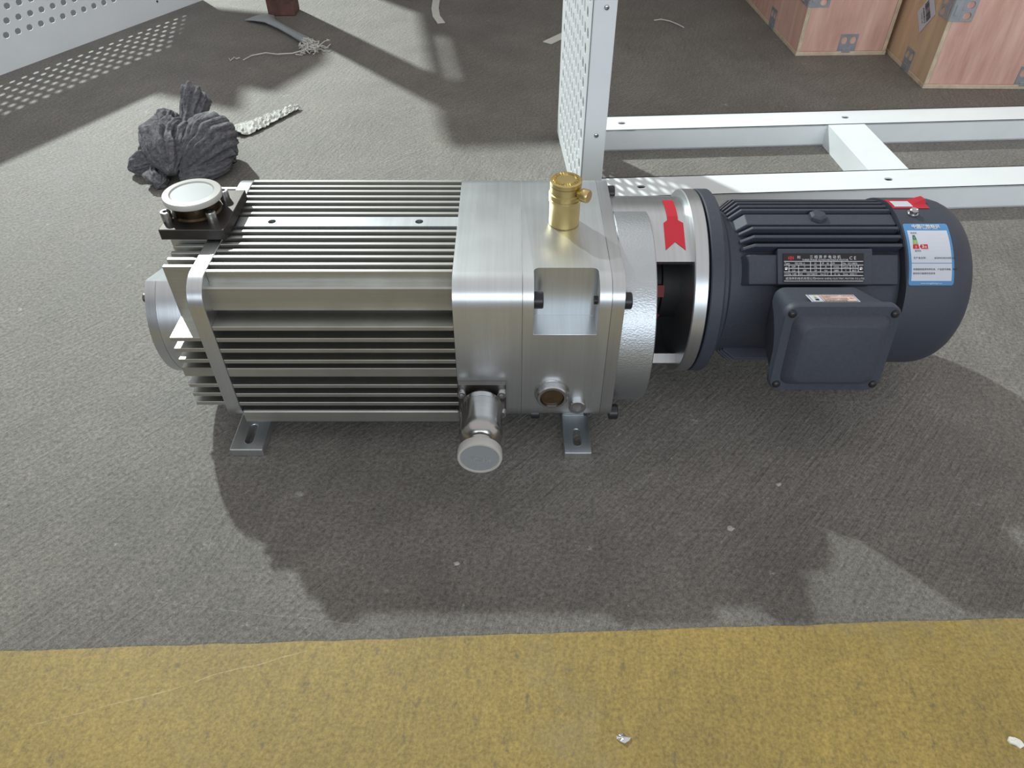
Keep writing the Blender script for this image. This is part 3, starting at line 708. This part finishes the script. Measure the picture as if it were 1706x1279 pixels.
bm = BM(); ct(bm, '能效高', 0.115, 0.805, 0.0021); ct(bm, '能效低', 0.145, 0.505, 0.0021); ct(bm, '生产者名称：', 0.10, 0.395, 0.0024); ct(bm, '威海申利电机有限公司', 0.56, 0.395, 0.0021)
ct(bm, '依据国家能源效率标准、产品型号规格、等级', 0.085, 0.225, 0.0022); ct(bm, '能效标识备案信息查询', 0.085, 0.165, 0.0022)
obj('label_print', bm, M_ink, el)
def cpoly(bm, pts, off=0.0005): quad(bm, [cw(u, v, off) for u, v in pts])
bm = BM(); cpoly(bm, [(0.135, 0.700), (0.225, 0.700), (0.200, 0.780), (0.150, 0.780)]); obj('grade_one', bm, M_inkdgreen, el)
bm = BM(); cpoly(bm, [(0.125, 0.628), (0.238, 0.628), (0.225, 0.695), (0.133, 0.695)]); obj('grade_two', bm, M_inkgreen, el)
bm = BM(); cpoly(bm, [(0.110, 0.550), (0.255, 0.550), (0.240, 0.623), (0.122, 0.623)]); cpoly(bm, [(0.262, 0.587), (0.300, 0.550), (0.445, 0.550), (0.445, 0.623), (0.300, 0.623)]); obj('grade_three', bm, M_inkred, el)
# red sticker on top of the cowl
bm = BM()
def cst(x, ph, off): return P(x, 0.0907 + off, ph)
vs = [[bm.verts.new(cst(x, ph, 0.0003 + (0.004*max(0, (x-0.418)/0.014) if ph > 96 else 0))) for x in (0.394, 0.406, 0.418, 0.432)] for ph in (90, 93, 96, 99, 102, 105)]
for a, b in zip(vs, vs[1:]):
    for i in range(3): bm.faces.new((a[i], a[i+1], b[i+1], b[i]))
cs = obj('cowl_sticker', bm, M_red, pump, label='curling red and white sticker')
bm = BM(); vs = [[bm.verts.new(cst(x, ph, 0.0006)) for x in (0.397, 0.406, 0.416)] for ph in (92, 95, 98, 101)]
for a, b in zip(vs, vs[1:]):
    for i in range(2): bm.faces.new((a[i], a[i+1], b[i+1], b[i]))
obj('sticker_field', bm, M_lwhite, cs)

# ================================================================== white perforated frames
def perforated(bm, u0, u1, z0, z1, y, rows, pu, pz, zr0, hw, hh):
    """sheet in the u-z plane (u = local y along, sheet at local x=y) with staggered holes; one-sided faces, solidified later"""
    def q(a, b, c, d): quad(bm, [(y, p[0], p[1]) for p in (a, b, c, d)])
    zr1 = zr0 + rows*pz
    q((u0, z0), (u1, z0), (u1, zr0), (u0, zr0))
    if z1 > zr1: q((u0, zr1), (u1, zr1), (u1, z1), (u0, z1))
    for r in range(rows):
        a = zr0 + r*pz; b = a + pz; off = u0 + 0.008 + (pu/2 if r % 2 else 0)
        ncell = int((u1 - 0.006 - off) / pu)
        if off > u0: q((u0, a), (off, a), (off, b), (u0, b))
        end = off + ncell*pu
        if end < u1: q((end, a), (u1, a), (u1, b), (end, b))
        for k in range(ncell):
            x0 = off + k*pu; x1 = x0 + pu
            hole = [((x0+x1)/2 + i, (a+b)/2 + j) for i, j in rrect(hw, hh, min(hw, hh)*0.30, 1)]
            out = rect_ring(x0, x1, a, b, hole)
            vo = [bm.verts.new((y, p[0], p[1])) for p in out]; vh = [bm.verts.new((y, p[0], p[1])) for p in hole]
            for i in range(len(hole)):
                j = (i+1) % len(hole); bm.faces.new((vo[i], vo[j], vh[j], vh[i]))
def solidify(o, t):
    s = o.modifiers.new('solid', 'SOLIDIFY'); s.thickness = t; s.offset = 0
FR = Matrix.Translation((0.108, 1.060, 0)) @ Matrix.Rotation(R(3.5), 4, 'Z')
fr = empty('machine_frame', (0.108, 1.06, 0))
tag(fr, 'white powder coated steel base frame with upright post and perforated side panel', 'machine frame')
HP = 0.36; RH = 0.040
def rail(y0, y1, x0, x1, holes):
    bm = BM(); t = 0.0025
    box(bm, x0, x1, y0, y0+t, 0, RH); box(bm, x0, x1, y1-t, y1, 0, RH); box(bm, x0, x1, y0, y1, 0, t)
    cur = x0
    for hx_ in holes:
        box(bm, cur, hx_-0.02, y0, y1, RH-t, RH); slab_hole(bm, hx_-0.02, hx_+0.02, y0, y1, RH-t, RH, 0.014, 0.010, 0.0048, 4); cur = hx_+0.02
    box(bm, cur, x1, y0, y1, RH-t, RH); return bm
obj('rail', rail(-0.010, 0.056, 0.032, 1.25, (0.105, 0.520, 1.05)), M_white, fr, M=FR)
obj('rail', rail(0.237, 0.299, 0.032, 1.25, (0.115, 0.545, 1.05)), M_white, fr, M=FR)
obj('cross_member', box(BM(), 0.500, 0.570, 0.0562, 0.2368, 0, RH-0.0003), M_white, fr, M=FR)
obj('cross_member', box(BM(), 1.180, 1.250, 0.0562, 0.2368, 0, RH-0.0003), M_white, fr, M=FR)
obj('cross_member', box(BM(), 0.002, 0.031, 0.029, 0.258, 0, RH-0.0003), M_white, fr, M=FR)
pst = obj('post', box(BM(), 0.0, 0.032, -0.012, 0.028, 0, HP), M_white, fr, bevel=0.002, M=FR)
obj('post', box(BM(), 0.0, 0.032, 0.259, 0.299, 0, HP), M_white, fr, bevel=0.002, M=FR)
obj('top_rail', box(BM(), 0.0, 0.032, 0.0282, 0.2588, HP-0.04, HP), M_white, fr, M=FR)
for z in (0.145, 0.322):
    bm = BM(); pan_head(bm, (0.0175, -0.012, z), (0, -1, 0), 0.0035, 0.0018); obj('screw', bm, M_zinc, pst, M=FR, smooth=40)
bm = BM(); perforated(bm, -0.010, 0.300, 0.012, HP, -0.0016, 13, 0.027, 0.024, 0.030, 0.0150, 0.0155)
pp = obj('perforated_panel', bm, M_white, fr, M=FR); solidify(pp, 0.0012)

ang = math.atan2(0.572, 0.286)
FL = Matrix.Translation((-1.1606, 1.6819, 0)) @ Matrix.Rotation(ang - pi/2, 4, 'Z')
fl2 = empty('perforated_cabinet', (-1.1606, 1.6819, 0))
tag(fl2, 'white perforated sheet cabinet standing at the back left beside the rusty post', 'cabinet')
bm = BM(); perforated(bm, -0.6, 0.635, 0.0, 0.44, 0.0, 7, 0.030, 0.0265, 0.058, 0.0150, 0.0125)
pn = obj('perforated_panel', bm, M_white, fl2, M=FL); solidify(pn, 0.0015)
obj('top_rail', box(BM(), -0.034, -0.001, -0.6, 0.635, 0.405, 0.44), M_white, fl2, M=FL)
obj('post', box(BM(), -0.034, -0.001, 0.600, 0.635, 0, 0.404), M_white, fl2, M=FL)
obj('shade_sheet', box(BM(), -0.62, -0.035, -0.59, 0.590, 0.002, 0.012), M_shade_sheet, fl2, M=FL)  # dark sheet added so the space behind the holes looks shaded
obj('bottom_rail', box(BM(), -0.034, -0.001, -0.6, 0.599, 0, 0.03), M_white, fl2, M=FL)
bm = BM(); pan_head(bm, (0.0008, 0.480, 0.035), (1, 0, 0), 0.003, 0.0015); obj('screw', bm, M_dsteel, fl2, M=FL, smooth=40)

# ================================================================== crates
def crate(name, org, rot, w, d, h, label, m1, m2, clips_f, clips_s, clips_v):
    Mx = Matrix.Translation(org) @ Matrix.Rotation(R(rot), 4, 'Z'); t = 0.009
    c = empty(name, org); tag(c, label, 'crate', 'plywood crates')
    def panel(nm, x0, x1, y0, y1, z0, z1, m, thin):
        bm = BM(); box(bm, x0, x1, y0, y1, z0, z1)
        bm.normal_update()
        for f in bm.faces:
            if abs(f.normal[thin]) < 0.5: f.material_index = 1
        return obj(nm, bm, [m, M_plyedge], c, M=Mx, bevel=0.0006, seg=1)
    panel('base_panel', -0.001, w+0.001, -0.001, d+0.001, 0, t, m1, 2)
    panel('side_panel', 0, t, 0, d, t+0.0003, h, m2, 0); panel('side_panel', w-t, w, 0, d, t+0.0003, h, m2, 0)
    panel('front_panel', t+0.0003, w-t-0.0003, 0.0012, t, t+0.0003, h, m1, 1); panel('back_panel', t+0.0003, w-t-0.0003, d-t, d, t+0.0003, h, m1, 1)
    panel('top_panel', 0, w, 0, d, h+0.0003, h+t, m1, 2)
    def clip(T):
        bm = BM(); s = 0.0125
        for sx in (-1, 1):
            slab_hole(bm, min(0, sx*0.021), max(0, sx*0.021), 0.016, 0.044, 0, 0.0014, 0.014, 0.016, 0.0068, 4)
        box(bm, -0.021, 0.021, -0.004, 0.016, 0, 0.0014)
        box(bm, -0.010, 0.010, 0.002, 0.011, 0.0014, 0.0028)
        bm.transform(T); obj('corner_clip', bm, M_galv, c, M=Mx, bevel=0.0005, seg=1)
    FT = Matrix(((1,0,0,0),(0,0,-1,0),(0,1,0,0),(0,0,0,1)))          # plate stood up, facing -y
    ST = Matrix(((0,0,-1,0),(-1,0,0,0),(0,1,0,0),(0,0,0,1)))         # plate stood up, facing -x
    for x in clips_f: clip(Matrix.Translation((x, 0.0012, 0.004)) @ FT)
    for y in clips_s: clip(Matrix.Translation((0, y, 0.004)) @ ST)
    for z in clips_v:
        clip(Matrix.Translation((0.004, 0.0, z)) @ FT @ Matrix.Rotation(R(-90), 4, 'Z'))
        clip(Matrix.Translation((0.0, 0.004, z)) @ ST @ Matrix.Rotation(R(90), 4, 'Z'))
    return c, Mx
c1, M1 = crate('plywood_crate', (0.678, 1.806, 0), 2.0, 0.215, 0.52, 0.34, 'pinkish plywood crate farther back, half hidden behind the nearer crate', M_ply, M_ply, (0.118,), (0.20,), (0.128,))
c2, M2 = crate('plywood_crate', (0.899, 1.606, 0), -1.0, 0.46, 0.52, 0.36, 'nearer plywood crate with a paper barcode sticker on its side', M_ply, M_ply2, (0.215,), (0.105,), (0.158,))
bm = BM()
def sk(u, v, off): a = R(-38); return (-off, 0.098 - (u*cos(a) - v*sin(a)), 0.125 + u*sin(a) + v*cos(a))
quad(bm, [sk(a, b, 0.0008) for a, b in ((-0.026, -0.032), (0.026, -0.032), (0.026, 0.032), (-0.026, 0.032))])
st = obj('barcode_sticker', bm, M_lwhite, c2, M=M2, label='white barcode sticker')
bm = BM(); u = -0.021
while u < 0.020:
    w_ = random.choice((0.0006, 0.0009, 0.0014, 0.002)); quad(bm, [sk(a, b, 0.0012) for a, b in ((u, -0.002), (u+w_, -0.002), (u+w_, 0.014), (u, 0.014))]); u += w_ + random.choice((0.0006, 0.001, 0.0014))
text_into(bm, 'A58A8213', 0.0085, lambda a, b: sk(a, b - 0.011, 0.0012), 'CENTER', 0.0001)
text_into(bm, 'CODE 128', 0.0055, lambda a, b: sk(a, b - 0.019, 0.0012), 'CENTER')
obj('sticker_print', bm, M_ink, st, M=M2)

# ================================================================== rusty leg, and unseen bench boards added to cast shade
wb = empty('shade_bench', (-0.618, 2.13, 0))
tag(wb, 'rusty brown steel leg at the back beside the white cabinet, with unseen boards added for shade', 'bench')
BH = 0.86
obj('leg', box(BM(), -0.655, -0.583, 2.105, 2.165, 0, BH), M_rust, wb, bevel=0.003)
def poly_slab(pts, z0, z1): return loft(BM(), [[(x, y, z0) for x, y in pts], [(x, y, z1) for x, y in pts]])
def up(x, y, h=BH): k = h / 5.0; return (x*(1-k) - 3.69*k, y*(1-k) + 5.80*k)  # carries a floor shade outline up the lamp ray to board height
edge = lambda y: -0.1315 - 0.16*(y - 1.345)
A_, B_, C_ = 1.345, 1.66, 1.97
tops = [[(edge(A_), A_), (1.7, 1.47), (1.7, B_), (edge(B_), B_)],
        [(edge(B_), B_), (edge(B_)+0.022, B_), (edge(C_)+0.022, C_), (edge(C_), C_)],
        [(edge(B_)+0.058, B_), (1.7, B_), (1.7, C_), (edge(C_)+0.058, C_)],
        [(edge(C_), C_), (1.7, C_), (1.7, 3.0), (edge(3.0), 3.0)]]
for t_ in tops: obj('shade_board', poly_slab([up(*p) for p in t_], BH, BH+0.03), M_shade_board, wb)  # unseen boards, outlined to cast the shade on the back floor
obj('shade_slab', poly_slab([up(*p) for p in ((-0.80, 1.60), (-0.574, 1.50), (-0.600, 1.63), (-0.53, 1.60), (-0.45, 1.78), (-0.47, 1.90), (-0.62, 2.12), (-0.9, 2.2))], BH, BH+0.02), M_shade_board, wb)  # unseen slab added to cast the left patch of shade
for x_, y_ in ((0.42, 2.75), (-0.78, 2.75)): obj('leg', box(BM(), x_-0.03, x_+0.03, y_-0.03, y_+0.03, 0, BH), M_rust, wb)  # legs added under the shade boards

# ================================================================== small things on the floor
def lobe(bm, pts, rads, seed, pleats=7, amp=0.16, twist=1.5, n=108, m=34, flatten=1.0):
    rnd = random.Random(seed); ph = [rnd.uniform(0, 6.28) for _ in range(5)]
    P_ = [Vector(p) for p in pts]; k = len(P_) - 1; rings = []
    for i in range(m + 1):
        s = i/m*k; j = min(int(s), k-1); f = s - j
        g = lambda A: (A[max(j-1, 0)]*(-f+2*f*f-f**3) + A[j]*(2-5*f*f+3*f**3) + A[j+1]*(f+4*f*f-3*f**3) + A[min(j+2, k)]*(f**3-f*f)) * 0.5
        c = g(P_); r = max(0.002, g(rads)) * min(1, (0.35 + 3.5*min(i/m, 1-i/m)))
        d = (g2 := (P_[min(j+1, k)] - P_[j])).normalized(); a, u, v = basis(d)
        ring = []
        for q in range(n):
            th = 2*pi*q/n
            w = 1 + amp*1.5*(1.6*abs(sin(pleats*th/2 + ph[0] + twist*i/m)) - 0.8 + 0.7*abs(sin((pleats+1)*th + ph[1] - 2*i/m)) + 0.8*sin(2*th + ph[2] + 4*i/m)) + 0.09*sin(9*i/m + ph[3] + 2*th) + 0.05*sin(23*i/m + ph[4] - 3*th)
            p = c + u*(r*w*cos(th)) + v*(r*w*sin(th))
            if p.z < 0.001: p.z = 0.001 + 0.0005*rnd.random()
            ring.append(p)
        rings.append(ring)
    loft(bm, rings)
bm = BM()
lobe(bm, [(-0.590, 1.170, 0.022), (-0.603, 1.205, 0.045), (-0.606, 1.245, 0.056), (-0.600, 1.275, 0.045)], [0.018, 0.031, 0.032, 0.018], 1, 11, 0.13)
lobe(bm, [(-0.578, 1.180, 0.020), (-0.556, 1.215, 0.036), (-0.535, 1.252, 0.040), (-0.513, 1.285, 0.028)], [0.014, 0.033, 0.044, 0.018], 2, 18, 0.11, 0.6)
lobe(bm, [(-0.585, 1.250, 0.040), (-0.583, 1.290, 0.070), (-0.575, 1.320, 0.092), (-0.572, 1.335, 0.098)], [0.018, 0.015, 0.021, 0.016], 3, 9, 0.16)
lobe(bm, [(-0.615, 1.240, 0.040), (-0.617, 1.275, 0.066), (-0.613, 1.295, 0.078)], [0.020, 0.019, 0.011], 4, 8, 0.16)
lobe(bm, [(-0.580, 1.172, 0.012), (-0.556, 1.180, 0.016), (-0.528, 1.200, 0.018), (-0.503, 1.240, 0.022)], [0.010, 0.013, 0.015, 0.012], 5, 5, 0.14)
lobe(bm, [(-0.682, 1.205, 0.012), (-0.660, 1.212, 0.016), (-0.630, 1.222, 0.022), (-0.605, 1.225, 0.026)], [0.009, 0.014, 0.017, 0.02], 6, 5, 0.2)
lobe(bm, [(-0.672, 1.240, 0.018), (-0.648, 1.246, 0.022), (-0.615, 1.248, 0.034)], [0.013, 0.017, 0.02], 7, 6, 0.2)
lobe(bm, [(-0.626, 1.190, 0.016), (-0.617, 1.168, 0.015), (-0.606, 1.150, 0.012)], [0.013, 0.012, 0.010], 8, 5, 0.22)
rag = obj('rag', bm, M_rag, smooth=180); tag(rag, 'crumpled dark grey cotton rag lying behind the pump inlet', 'rag')
# crinkled film strip
bm = BM(); a, b = Vector((-0.540, 1.372, 0.0)), Vector((-0.446, 1.498, 0.0)); dv = b - a; sd = Vector((-dv.y, dv.x, 0)).normalized()
rnd = random.Random(5); mN, nN = 30, 9; vs = []
for i in range(mN + 1):
    s = i/mN; w = 0.030*(1 - 0.62*s) * (0.5 + 0.5*min(1, s*6 + 0.3)) ; row = []
    for j in range(nN + 1):
        t = j/nN*2 - 1
        p = a + dv*s + sd*(t*w) + Vector((rnd.uniform(-1, 1)*0.0015, rnd.uniform(-1, 1)*0.0015, 0.0025 + (1-abs(t))*0.006*(1-0.5*s) + rnd.uniform(0, 1)*0.005))
        row.append(bm.verts.new(p))
    vs.append(row)
for r0, r1 in zip(vs, vs[1:]):
    for j in range(nN): bm.faces.new((r0[j], r0[j+1], r1[j+1], r1[j]))
o = obj('film_strip', bm, M_film); solidify(o, 0.0012); tag(o, 'crinkled clear plastic film strip on the floor beside the grey rag', 'plastic strip')
# twisted plastic with frayed thread
tw = empty('twisted_plastic', (-0.57, 1.97, 0)); tag(tw, 'twisted translucent plastic strip with frayed white threads near the rusty leg', 'plastic scrap')
bm = BM(); A = [Vector(p) for p in ((-0.685, 2.088, 0.004), (-0.655, 2.065, 0.008), (-0.632, 2.035, 0.010), (-0.590, 1.985, 0.010), (-0.545, 1.930, 0.010), (-0.505, 1.880, 0.011), (-0.485, 1.850, 0.011))]
wd = [0.034, 0.030, 0.015, 0.010, 0.010, 0.012, 0.014]; hh = [0.002, 0.004, 0.006, 0.007, 0.007, 0.008, 0.008]; rings = []
for i, p in enumerate(A):
    d = (A[min(i+1, 6)] - A[max(i-1, 0)]).normalized(); sd = Vector((-d.y, d.x, 0))
    rings.append([p + sd*(wd[i]*cos(2*pi*k/16)*(1+0.1*sin(5*k))) + Vector((0, 0, hh[i]*sin(2*pi*k/16))) for k in range(16)])
loft(bm, rings); obj('sleeve', bm, M_capf, tw, smooth=60)
bm = BM(); rnd = random.Random(3)
for k in range(60):
    c = Vector((-0.487 + rnd.gauss(0, 0.008), 1.838 + rnd.gauss(0, 0.010), 0.010)); q = [c]
    for _ in range(5): q.append(q[-1] + Vector((rnd.gauss(0, 0.006), rnd.gauss(0, 0.006), rnd.gauss(0, 0.005))))
    for p in q: p.z = min(0.028, max(0.002, p.z))
    tube(bm, q, 0.0011, 4)
for pts in (((-0.495, 1.825, 0.008), (-0.525, 1.812, 0.004), (-0.56, 1.800, 0.006), (-0.59, 1.815, 0.004), (-0.62, 1.800, 0.003), (-0.632, 1.770, 0.003)),
            ((-0.645, 1.785, 0.003), (-0.650, 1.775, 0.004), (-0.658, 1.788, 0.003), (-0.662, 1.765, 0.003), (-0.668, 1.780, 0.003)),
            ((-0.480, 1.845, 0.010), (-0.462, 1.860, 0.006), (-0.450, 1.852, 0.004), (-0.446, 1.875, 0.004))):
    tube(bm, pts, 0.0013, 5)
obj('frayed_thread', bm, M_thread, tw)
# white strap ends and a bit of wire
def strap(name, pts, w, label, h=0.0):
    bm = BM(); P_ = [Vector(p) for p in pts]; rings = []
    for i, p in enumerate(P_):
        d = (P_[min(i+1, len(P_)-1)] - P_[max(i-1, 0)]); d.z = 0; d.normalize(); s_ = Vector((-d.y, d.x, 0))*w/2
        rings.append([p - s_ + Vector((0, 0, 0.0005)), p + s_ + Vector((0, 0, 0.0005)), p + s_ + Vector((0, 0, 0.0022)), p - s_ + Vector((0, 0, 0.0022))])
    loft(bm, rings); return tag(obj(name, bm, M_pe), label, 'strap')
strap('strap_end', [(-0.213, 2.32, 0.0), (-0.2145, 2.25, 0.0), (-0.212, 2.17, 0.0), (-0.203, 2.10, 0.0), (-0.186, 2.045, 0.0)], 0.020, 'curved white plastic strap end at the top of the floor')
strap('strap_end', [(0.087, 1.893, 0), (0.15, 1.975, 0), (0.21, 2.05, 0)], 0.026, 'straight white strap end poking out behind the perforated panel')
bm = BM(); tube(bm, [(0.376, 2.064, 0.002), (0.395, 2.066, 0.004), (0.415, 2.052, 0.004), (0.432, 2.030, 0.003), (0.445, 2.006, 0.002)], 0.0016, 5)
tag(obj('thread_scrap', bm, M_thread), 'thin pale thread scrap on the shaded floor between post and crates', 'thread')
def chip(name, x, y, r, h, seed, mat, label, cat):
    rnd = random.Random(seed); bm = BM(); k = 9
    base = [(x + r*cos(2*pi*i/k)*rnd.uniform(0.5, 1.1), y + 0.7*r*sin(2*pi*i/k)*rnd.uniform(0.5, 1.1)) for i in range(k)]
    loft(bm, [[(a, b, 0.0) for a, b in base], [(x + (a-x)*0.9, y + (b-y)*0.9, h*rnd.uniform(0.4, 1)) for a, b in base], [(x + (a-x)*0.3, y + (b-y)*0.3, h*rnd.uniform(0.8, 1.2)) for a, b in base]])
    return tag(obj(name, bm, mat), label, cat)
chip('foil_scrap', 0.0905, 0.2360, 0.0070, 0.0034, 2, M_foil, 'small crumpled silver foil scrap on the yellow stripe', 'foil')
chip('plastic_chip', 0.4110, 0.2330, 0.0075, 0.0025, 4, M_pe, 'pale chip on the yellow stripe at the right edge', 'chip')

chip('plaster_crumb', 0.2240, 0.4432, 0.0050, 0.0016, 6, M_crumb, 'larger pale crumb on the shaded floor in front of the motor', 'crumb')
chip('plaster_crumb', 0.2894, 0.5011, 0.0045, 0.0014, 8, M_crumb, 'pale crumb on the floor nearest below the terminal box', 'crumb')
chip('plaster_crumb', -0.0545, 0.4015, 0.0042, 0.0012, 9, M_crumb, 'pale crumb in the pump shadow in front of the capped exhaust', 'crumb')
